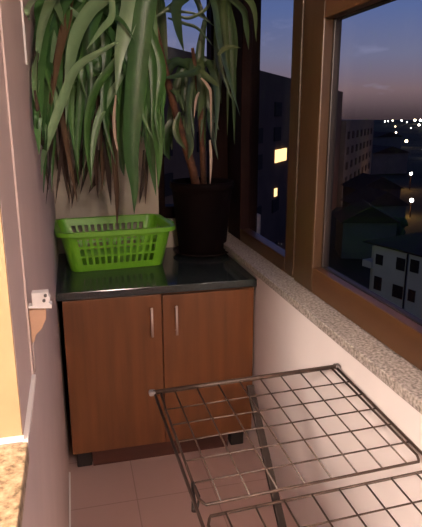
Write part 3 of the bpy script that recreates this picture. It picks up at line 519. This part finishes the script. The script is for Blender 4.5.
def leafmesh(bm, w, pts):
    Q = catmull(pts, 6); n = len(Q); ang = random.uniform(-.5, .5); tw = random.uniform(-.5, .5); rows = []
    for i, p in enumerate(Q):
        u = i/(n-1)
        t = (Q[min(i+1, n-1)]-Q[max(i-1, 0)]).normalized()
        f = Vector((math.sin(ang+tw*u), -math.cos(ang+tw*u), .25)); f = f-t*f.dot(t)
        if f.length < .15: f = Vector((0, 0, 1))-t*t.z
        f.normalize(); s = t.cross(f)
        ww = w*.5*min(1, .45+u*2.2)*(1-max(0, (u-.55)/.45)**1.7)+.0006
        row = [p-s*ww+f*ww*.28, p-s*ww*.5+f*ww*.08, p, p+s*ww*.5+f*ww*.08, p+s*ww+f*ww*.28]
        for q in row: q.x = min(max(q.x, .006), .855); q.y = min(q.y, YF-.008)
        rows.append([bm.verts.new(q) for q in row])
    for i in range(n-1):
        for k in range(4): bm.faces.new((rows[i][k], rows[i][k+1], rows[i+1][k+1], rows[i+1][k]))
def foliage(kinds, name, mt, label=None):
    bm = bmesh.new()
    for k, w, pts in LEAVES:
        if k in kinds: leafmesh(bm, w, pts)
    o = obj(name, bm, mt, t, smooth=True, label=label)
    return o
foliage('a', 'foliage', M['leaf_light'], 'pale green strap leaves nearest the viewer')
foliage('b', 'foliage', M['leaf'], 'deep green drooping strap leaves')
foliage('c', 'foliage', M['leaf_dim'], 'thin leaves of the crown in front of the end window, coloured dark for dim light')
foliage('d', 'withered_leaves', M['leaf_dead'], 'brown withered leaves hanging under the crown')
foliage('e', 'withered_leaves', M['leaf_dry'], 'bleached dry leaf tips')

# ------------------------------------------------------------------ folding drying rack
RO = Vector((.25445, -.77857, .73438)); RU = Vector((.99927, .03714, .00866)); RV = Vector((.03766, -.99679, -.07071)); RW = RU.cross(RV); RW = RW if RW.z > 0 else -RW
RS = .0593
def R(u, v, w=0): return RO+RU*(RS*u)+RV*v+RW*w
t = thing('drying_rack', 'grey wire folding drying rack standing beside the white parapet', 'drying rack', (.5, -1.2, 0))
UL, UI, UR = .33, 8.66, 8.93
VA, VB, VE = .415, .445, .93
bm = bmesh.new()
tube(bm, [R(.06, 0, .002), R(8.95, 0, .002)], .0062, 12); tube(bm, [R(.12, -.011, -.004), R(8.9, -.011, -.004)], .0052, 12)
obj('far_bar', bm, M['wire'], t, smooth=True)
for u, nm in ((.12, 'side_bar'), (UR, 'side_bar')):
    bm = bmesh.new(); tube(bm, [R(u, 0, -.002), R(u+(.1 if u < 1 else 0), VE+.04, -.002)], .0036, 10); obj(nm, bm, M['wire'], t, smooth=True)
bm = bmesh.new(); tube(bm, [R(.12, VE+.04), R(UR, VE+.04)], .0062, 12); obj('near_bar', bm, M['wire'], t, smooth=True)
def panel(v0, v1, cross, closed0):
    bm = bmesh.new()
    c = .16
    if closed0: tube(bm, [R(UL, v1), R(UL, v0+.02), R(UL+.1, v0+.006), R(UL+c, v0), R(UI-c, v0), R(UI-.1, v0+.006), R(UI, v0+.02), R(UI, v1)], .0031, 10)
    else: tube(bm, [R(UL+.06, v0), R(UL, v0+.08), R(UL, v1-.02), R(UL+.1, v1-.006), R(UL+c, v1), R(UI-c, v1), R(UI-.1, v1-.006), R(UI, v1-.02), R(UI, v0)], .0031, 10)
    f = obj('panel_frame', bm, M['wire'], t, smooth=True)
    bm = bmesh.new()
    for v in cross:
        tube(bm, [R(UL, v, -.002), R(UR if not closed0 else UI, v, -.002)], .0019, 8)
    for i in range(1, 9): tube(bm, [R(i, v0, .0015), R(i, v1, .0015)], .0019, 8)
    obj('wire_grid', bm, M['wire'], f, smooth=True)
panel(0, VA, (.078, .144, .210, .278, .348), False)
panel(VB, VE, tuple(VB+.07*k for k in range(1, 7)), True)
for u in (.02, 8.98):
    bm = bmesh.new(); a = -.2 if u < 1 else .0
    box(bm, -.009, .009, -.011, .008, -.006, .007, Matrix.Translation(R(u+a*0, -.004, 0)))
    obj('corner_cap', bm, M['cap_light'] if u < 1 else M['cap'], t, bevel=.004)
bm = bmesh.new(); tube(bm, [R(.32, .352, .003), R(.22, .38, -.004), R(.12, .412, -.012)], [.004, .0035, .006], 10); tube(bm, [R(.36, .36, 0), R(.38, .39, 0), R(.16, .418, -.01)], .0025, 8)
obj('hinge_clip', bm, M['black'], t, smooth=True, label='black plastic hinge clip')
# centre strut and feet
a = Vector((.518, -.785, .728)); b_ = Vector((.518, -1.56, .022)); d = (b_-a).normalized(); sx = Vector((1, 0, 0)); sn = d.cross(sx)
bm = bmesh.new(); Mx = Matrix((sx, sn, d)).transposed().to_4x4(); Mx.translation = a
box(bm, -.010, .010, -.006, .006, 0, (b_-a).length, Mx); obj('strut', bm, M['wire_dark'], t, bevel=.003)
bm = bmesh.new(); tube(bm, [(.30, -1.56, .012), (.74, -1.56, .012)], .012, 12); obj('foot_bar', bm, M['wire'], t, smooth=True)
for u in (.5, 8.6):
    p = R(u, VE+.04); bm = bmesh.new(); tube(bm, [p, (p.x, p.y+.02, .3), (p.x, p.y+.12, .0)], .007, 10); obj('leg', bm, M['wire'], t, smooth=True)

# ------------------------------------------------------------------ outside: town at dusk
GZ = -17
def outmat(n, c): return mat(n, c, .9, .1, noise=.12, nscale=.4)
M['ground'] = mat('dark_ground', (.03, .032, .022), .95, .1, noise=.5, nscale=.05)
M['facade'] = outmat('dull_facade', (.10, .065, .055)); M['facade2'] = outmat('grey_facade', (.12, .11, .10)); M['roof'] = outmat('dark_roof', (.04, .025, .022))
M['housewall'] = outmat('pale_house_wall', (.50, .50, .40)); M['shut'] = outmat('dark_window', (.025, .02, .022)); M['tree'] = mat('dark_foliage', (.02, .035, .015), .95, noise=.5, nscale=1)
M['lit'] = emit('lit_window', (1, .62, .25), 2.6); M['lampc'] = emit('street_lamp_glow', (1, .72, .42), 30); M['lampw'] = emit('white_lamp_glow', (1, .85, .75), 26)
bm = bmesh.new(); nn = 40
# ground: flat near the house, rising to low hills far away
rad = [0, 30, 80, 160, 300, 500, 800, 1100, 1500, 1900]; hz = [GZ, GZ, GZ, GZ, GZ-1, GZ-2, -14, -8, -6, -10]
prev = None
for r, h in zip(rad, hz):
    ringv = []
    for k in range(nn):
        a_ = 2*PI*k/nn; hh = h+(0 if r < 700 else 2.5*math.sin(a_*7)+1.5*math.sin(a_*13+1))
        ringv.append(bm.verts.new((r*math.cos(a_)+.3, r*math.sin(a_)+.3, hh)) if r else None)
    if r == 0: c0 = bm.verts.new((.3, .3, GZ)); prev = c0
    else:
        for k in range(nn):
            if prev is c0: bm.faces.new((c0, ringv[k], ringv[(k+1)%nn]))
            else: bm.faces.new((prev[k], ringv[k], ringv[(k+1)%nn], prev[(k+1)%nn]))
        prev = ringv
struct('ground', bm, M['ground'], 'dark town ground and low hills seen through the windows')
# big apartment building; s runs along its facade
A0 = Vector((19.047, 56.657, 0)); D0 = Vector((.58735, .80933, 0)); N0 = Vector((D0.y, -D0.x, 0))
def FM(A, D, N):
    m_ = Matrix((D, -N, Vector((0, 0, 1)))).transposed().to_4x4(); m_.translation = A; return m_
MB = FM(A0, D0, N0)
t = thing('apartment_building', 'large dark apartment block with a flat roofline across the street', 'building', tuple(A0+Vector((0, 0, GZ))))
obj('wall', B((-45, 60.2, 0, 9, GZ, 6.5), M=MB), M['facade'], t)
obj('wing', B((60.3, 112, -1, 9, GZ, .9), M=MB), M['facade2'], t, label='lower wing at the end of the block')
k = 0
for fl in range(7):
    for s0 in range(-40, 56, 8):
        z0 = -4.4-3.0*(fl-2)
        if fl == 2 and s0 == 8 or fl == 3 and s0 == 8: continue
        if z0+1.6 > 6 or (fl+s0//8) % 3 == 0: continue
        f = obj('window', B((s0+1.5, s0+4.6, -.12, .05, z0, z0+1.7), M=MB), M['shut'], t)
for s0 in range(63, 108, 7):
    for z0 in (-3, -6.2, -9.4, -12.6): obj('window', B((s0, s0+2.6, -1.12, -.9, z0, z0+1.6), M=MB), M['shut'], t)
for s0, s1, z0, z1 in ((10.3, 12.7, -4.1, -2.5), (13.2, 15.6, -4.1, -2.5), (10.4, 11.4, -8.4, -7.4)):
    obj('window', B((s0, s1, -.15, .05, z0, z1), M=MB), M['lit'], t, label='warmly lit window')
# pale house lower right
Ah = Vector((26.157, 38.092, 0)); Dh = Vector((-.27564, .96126, 0)); Nh = Vector((-Dh.y, Dh.x, 0))
MH = Matrix((Dh, -Nh, Vector((0, 0, 1)))).transposed().to_4x4(); MH.translation = Ah
t = thing('town_house', 'pale plastered house with dark windows, low to the right below the window', 'building', tuple(Ah+Vector((0, 0, GZ))))
obj('wall', B((-6.5, 2.5, 0, 7, GZ, -9.35), (2.5, 3.6, .9, 7, GZ, -9.75), M=MH), M['housewall'], t)
obj('roof', B((-6.7, 3.7, -.2, 7.2, -9.34, -9.2), M=MH), M['roof'], t)
for z0 in (-11.5, -14.6): obj('balcony', B((2.51, 3.6, -.2, .89, z0, z0+.6), M=MH), M['housewall'], t)
for s0, s1, z0, z1 in ((-1.02, .07, -13.4, -12.3), (-2.3, -1.6, -13.3, -12.3), (-1.0, -.1, -10.95, -9.9), (-2.4, -1.55, -10.8, -9.75), (1.35, 2.2, -13.3, -12.1), (1.4, 2.2, -11.0, -10.1), (-4.4, -3.4, -13.4, -12.3), (-4.4, -3.4, -10.9, -9.8)):
    w_ = obj('window', B((s0, s1, -.06, .05, z0, z1), M=MH), M['shut'], t)
    obj('glazing_bar', B(((s0+s1)/2-.03, (s0+s1)/2+.03, -.09, -.06, z0, z1), (s0, s1, -.09, -.06, (z0+z1)/2-.03, (z0+z1)/2+.03), M=MH), M['roof'], w_)
bm = bmesh.new(); q = [MH @ Vector((-1.25, -.1, z)) for z in (-9.4, GZ)]; tube(bm, q, .07, 8); obj('drainpipe', bm, M['shut'], t)
# other houses of the town
rnd = random.Random(11)
hc = [(46, 76, 7, 7, 5.5), (54, 91, 8, 7, 6), (39, 66, 7, 6, 5), (62, 60, 9, 7, 5), (86, 78, 10, 9, 9), (118, 118, 12, 9, 8), (104, 172, 14, 10, 7), (140, 150, 12, 9, 8), (138, 182, 14, 10, 8), (95, 190, 14, 11, 9), (168, 166, 14, 10, 8), (140, 235, 16, 12, 10), (200, 240, 18, 12, 9), (165, 300, 18, 12, 9), (250, 316, 22, 14, 8), (190, 400, 20, 14, 7), (300, 392, 24, 15, 8)]
for i, (x, y, w_, d_, h) in enumerate(hc):
    t = thing('town_house', None, 'building', (x, y, GZ), rnd.uniform(-.5, .5), 'dark houses of the town')
    t['label'] = 'dark house among the rooftops beyond the large window'
    wo = obj('wall', B((-w_/2, w_/2, -d_/2, d_/2, 0, h)), M[rnd.choice(['facade', 'facade2'])]); wo.parent = t
    bm = bmesh.new(); prism(bm, [(-w_/2-.5, h), (w_/2+.5, h), (0, h+2.2)], 'y', -d_/2-.5, d_/2+.5); r_ = obj('roof', bm, M['roof']); r_.parent = t
    if i % 4 == 1 and y > 70:
        w2 = obj('window', B((-1.2, 0, -d_/2-.1, -d_/2, h-2.4, h-1.2)), M['lit']); w2.parent = t
# trees in the gardens
bm0 = None
for i, (x, y, s) in enumerate([(38, 56, 1.7), (46, 69, 1.8), (74, 94, 2), (86, 98, 2.2), (92, 116, 2), (36, 50, 1.6)]):
    t = thing('tree', 'dark round tree between the houses beyond the large window', 'tree', (x, y, GZ), 0, 'dark garden trees')
    if bm0 is None:
        bm = bmesh.new()
        for j in range(7):
            bmesh.ops.create_icosphere(bm, subdivisions=2, radius=.42+.12*rnd.random(), matrix=Matrix.Translation((rnd.uniform(-.5, .5), rnd.uniform(-.5, .5), 1.5+rnd.uniform(-.4, .5))))
        for v in bm.verts: v.co += Vector((rnd.uniform(-.06, .06), rnd.uniform(-.06, .06), rnd.uniform(-.06, .06)))
        co = obj('crown', bm, M['tree']); co.parent = t; bm = bmesh.new(); tube(bm, [(0, 0, 0), (0, 0, 1.4)], .08, 8); tk = obj('trunk', bm, M['roof']); tk.parent = t; bm0 = (co, tk)
    else:
        for s0 in bm0: c_ = s0.copy(); C.objects.link(c_); c_.parent = t
    t.scale = (s, s, s)
# street lamps, near ones with pole and real light
def glob(name, p, r, mt, label, group=None):
    bm = bmesh.new(); bmesh.ops.create_icosphere(bm, subdivisions=2, radius=r); o_ = obj(name, bm, mt); o_.location = p
    tag(o_, label, 'lamp', group); return o_
near = [((62.2, 90.2, -14.0), 'street lamp lighting an orange patch between the dark houses'), ((86.0, 126.8, -13.0), 'street lamp at the right edge above the orange lit patch')]
for p, lb in near:
    t = thing('street_lamp', lb, 'lamp', (p[0], p[1], GZ))
    bm = bmesh.new(); tube(bm, [(0, 0, 0), (0, 0, p[2]-GZ-.1)], .12, 8); o_ = obj('pole', bm, M['roof']); o_.parent = t
    bm = bmesh.new(); bmesh.ops.create_icosphere(bm, subdivisions=2, radius=.36, matrix=Matrix.Translation((0, 0, p[2]-GZ+.3))); o_ = obj('lamp_head', bm, M['lampw']); o_.parent = t
    l = bpy.data.lights.new('street_light', 'POINT'); l.energy = 1500; l.color = (1, .45, .12); l.shadow_soft_size = .3
    lo = bpy.data.objects.new('street_light', l); C.objects.link(lo); lo.location = (p[0]-1.0, p[1]+1.5, p[2]-.6)
far = []
for px_az, dist, z, r in [(33.0, 420, -14.5, .9), (36.2, 410, -13.0, 1.2), (36.4, 900, -4, 2.2), (33.6, 980, -2.5, 1.6), (34.1, 980, -2.6, 1.8), (34.7, 985, -2.4, 2.2), (35.1, 985, -2.6, 1.8), (34.0, 820, -8, 1.2), (32.4, 960, -3, 1.0), (31.6, 960, -3, .9), (36.0, 960, -2.5, 1.2), (35.5, 760, -9, .9), (32.0, 560, -12, .7), (34.6, 300, -14, .5), (30.9, 900, -4, .8), (37.5, 900, -3, 1.6), (38.6, 880, -4, 1.5), (40, 900, -3, 1.8), (35.8, 520, -13, .7), (31.2, 970, -4, .6), (32.9, 950, -5, .7), (33.3, 700, -10, .5), (34.9, 640, -11, .5), (35.3, 860, -6, .7), (31.9, 740, -9, .5), (36.6, 620, -11, .5), (34.4, 760, -7.5, .5)]:
    a_ = math.radians(px_az); far.append((.09+dist*math.sin(a_), -2+dist*math.cos(a_), z+1.42*0, r))
f0 = None
for i, (x, y, z, r) in enumerate(far):
    glob('street_lamp', (x, y, z), r, M['lampw'] if i % 3 else M['lampc'], 'tiny bright lamp of the distant town under the horizon', 'distant town lamps')
l = bpy.data.lights.new('house_fill_light', 'POINT'); l.energy = 200; l.color = (1, .93, .7); l.shadow_soft_size = .4  # unseen point light added to brighten the pale house
lo = bpy.data.objects.new('house_fill_light', l); C.objects.link(lo); lo.location = (15, 36, -8)

# ------------------------------------------------------------------ light
def area(name, loc, target, sx, sy, e, col, spread=PI):
    l = bpy.data.lights.new(name, 'AREA'); l.shape = 'RECTANGLE'; l.size = sx; l.size_y = sy; l.energy = e; l.color = col; l.spread = spread
    o = bpy.data.objects.new(name, l); C.objects.link(o); o.location = loc
    o.rotation_euler = (Vector(target)-Vector(loc)).to_track_quat('-Z', 'Y').to_euler(); return o
def point(name, loc, e, col, r):
    l = bpy.data.lights.new(name, 'POINT'); l.energy = e; l.color = col; l.shadow_soft_size = r
    o = bpy.data.objects.new(name, l); C.objects.link(o); o.location = loc; return o
point('room_lamp', (-1.25, -2.9, 2.0), 470, (1, .805, .665), .25)
point('balcony_lamp', (.42, -2.75, 2.2), 85, (1, .82, .73), .14)

# ------------------------------------------------------------------ sky
w = bpy.data.worlds.new('dusk'); S.world = w; w.use_nodes = True; nt = w.node_tree; bg = nt.nodes['Background']
tc = nt.nodes.new('ShaderNodeTexCoord'); sp = nt.nodes.new('ShaderNodeSeparateXYZ'); cr = nt.nodes.new('ShaderNodeValToRGB')
nt.links.new(tc.outputs['Generated'], sp.inputs[0]); nt.links.new(sp.outputs['Z'], cr.inputs[0])
def lin(c): return tuple(((v/255)/12.92 if v/255 < .04 else ((v/255+.055)/1.055)**2.4) for v in c)+(1,)
stops = [(0, (58, 46, 50)), (.012, (72, 58, 62)), (.045, (108, 88, 92)), (.10, (98, 98, 122)), (.17, (78, 92, 134)), (.30, (56, 72, 122)), (.6, (36, 48, 92))]
el = cr.color_ramp.elements; el[0].position = stops[0][0]; el[0].color = lin(stops[0][1]); el[1].position = stops[-1][0]; el[1].color = lin(stops[-1][1])
for p_, c_ in stops[1:-1]: e_ = el.new(p_); e_.color = lin(c_)
# wispy clouds
mp = nt.nodes.new('ShaderNodeMapping'); mp.inputs['Scale'].default_value = (3, 3, 9); nz = nt.nodes.new('ShaderNodeTexNoise'); nz.inputs['Scale'].default_value = 3.5; nz.inputs['Detail'].default_value = 4
nt.links.new(tc.outputs['Generated'], mp.inputs[0]); nt.links.new(mp.outputs[0], nz.inputs['Vector'])
c2 = nt.nodes.new('ShaderNodeValToRGB'); c2.color_ramp.elements[0].position = .58; c2.color_ramp.elements[0].color = (0, 0, 0, 1); c2.color_ramp.elements[1].position = .8; c2.color_ramp.elements[1].color = (.35, .35, .35, 1)
nt.links.new(nz.outputs[0], c2.inputs[0]); mx = nt.nodes.new('ShaderNodeMix'); mx.data_type = 'RGBA'; mx.inputs[7].default_value = lin((150, 150, 180))
nt.links.new(c2.outputs[0], mx.inputs[0]); nt.links.new(cr.outputs[0], mx.inputs[6]); nt.links.new(mx.outputs[2], bg.inputs[0]); bg.inputs[1].default_value = 1.5

# ------------------------------------------------------------------ camera
cd = bpy.data.cameras.new('camera'); cam = bpy.data.objects.new('camera', cd); C.objects.link(cam); S.camera = cam
cd.sensor_fit = 'HORIZONTAL'; cd.sensor_width = 36; cd.lens = 553.991/422*36; cd.clip_start = .01; cd.clip_end = 5000
cam.location = (.089, -2.078, 1.424); cam.rotation_euler = (PI/2-.257, .001, -.244)
S.view_settings.view_transform = 'Standard'; S.view_settings.look = 'None'; S.view_settings.exposure = 0; S.view_settings.gamma = 1; S.view_settings.use_curve_mapping = False
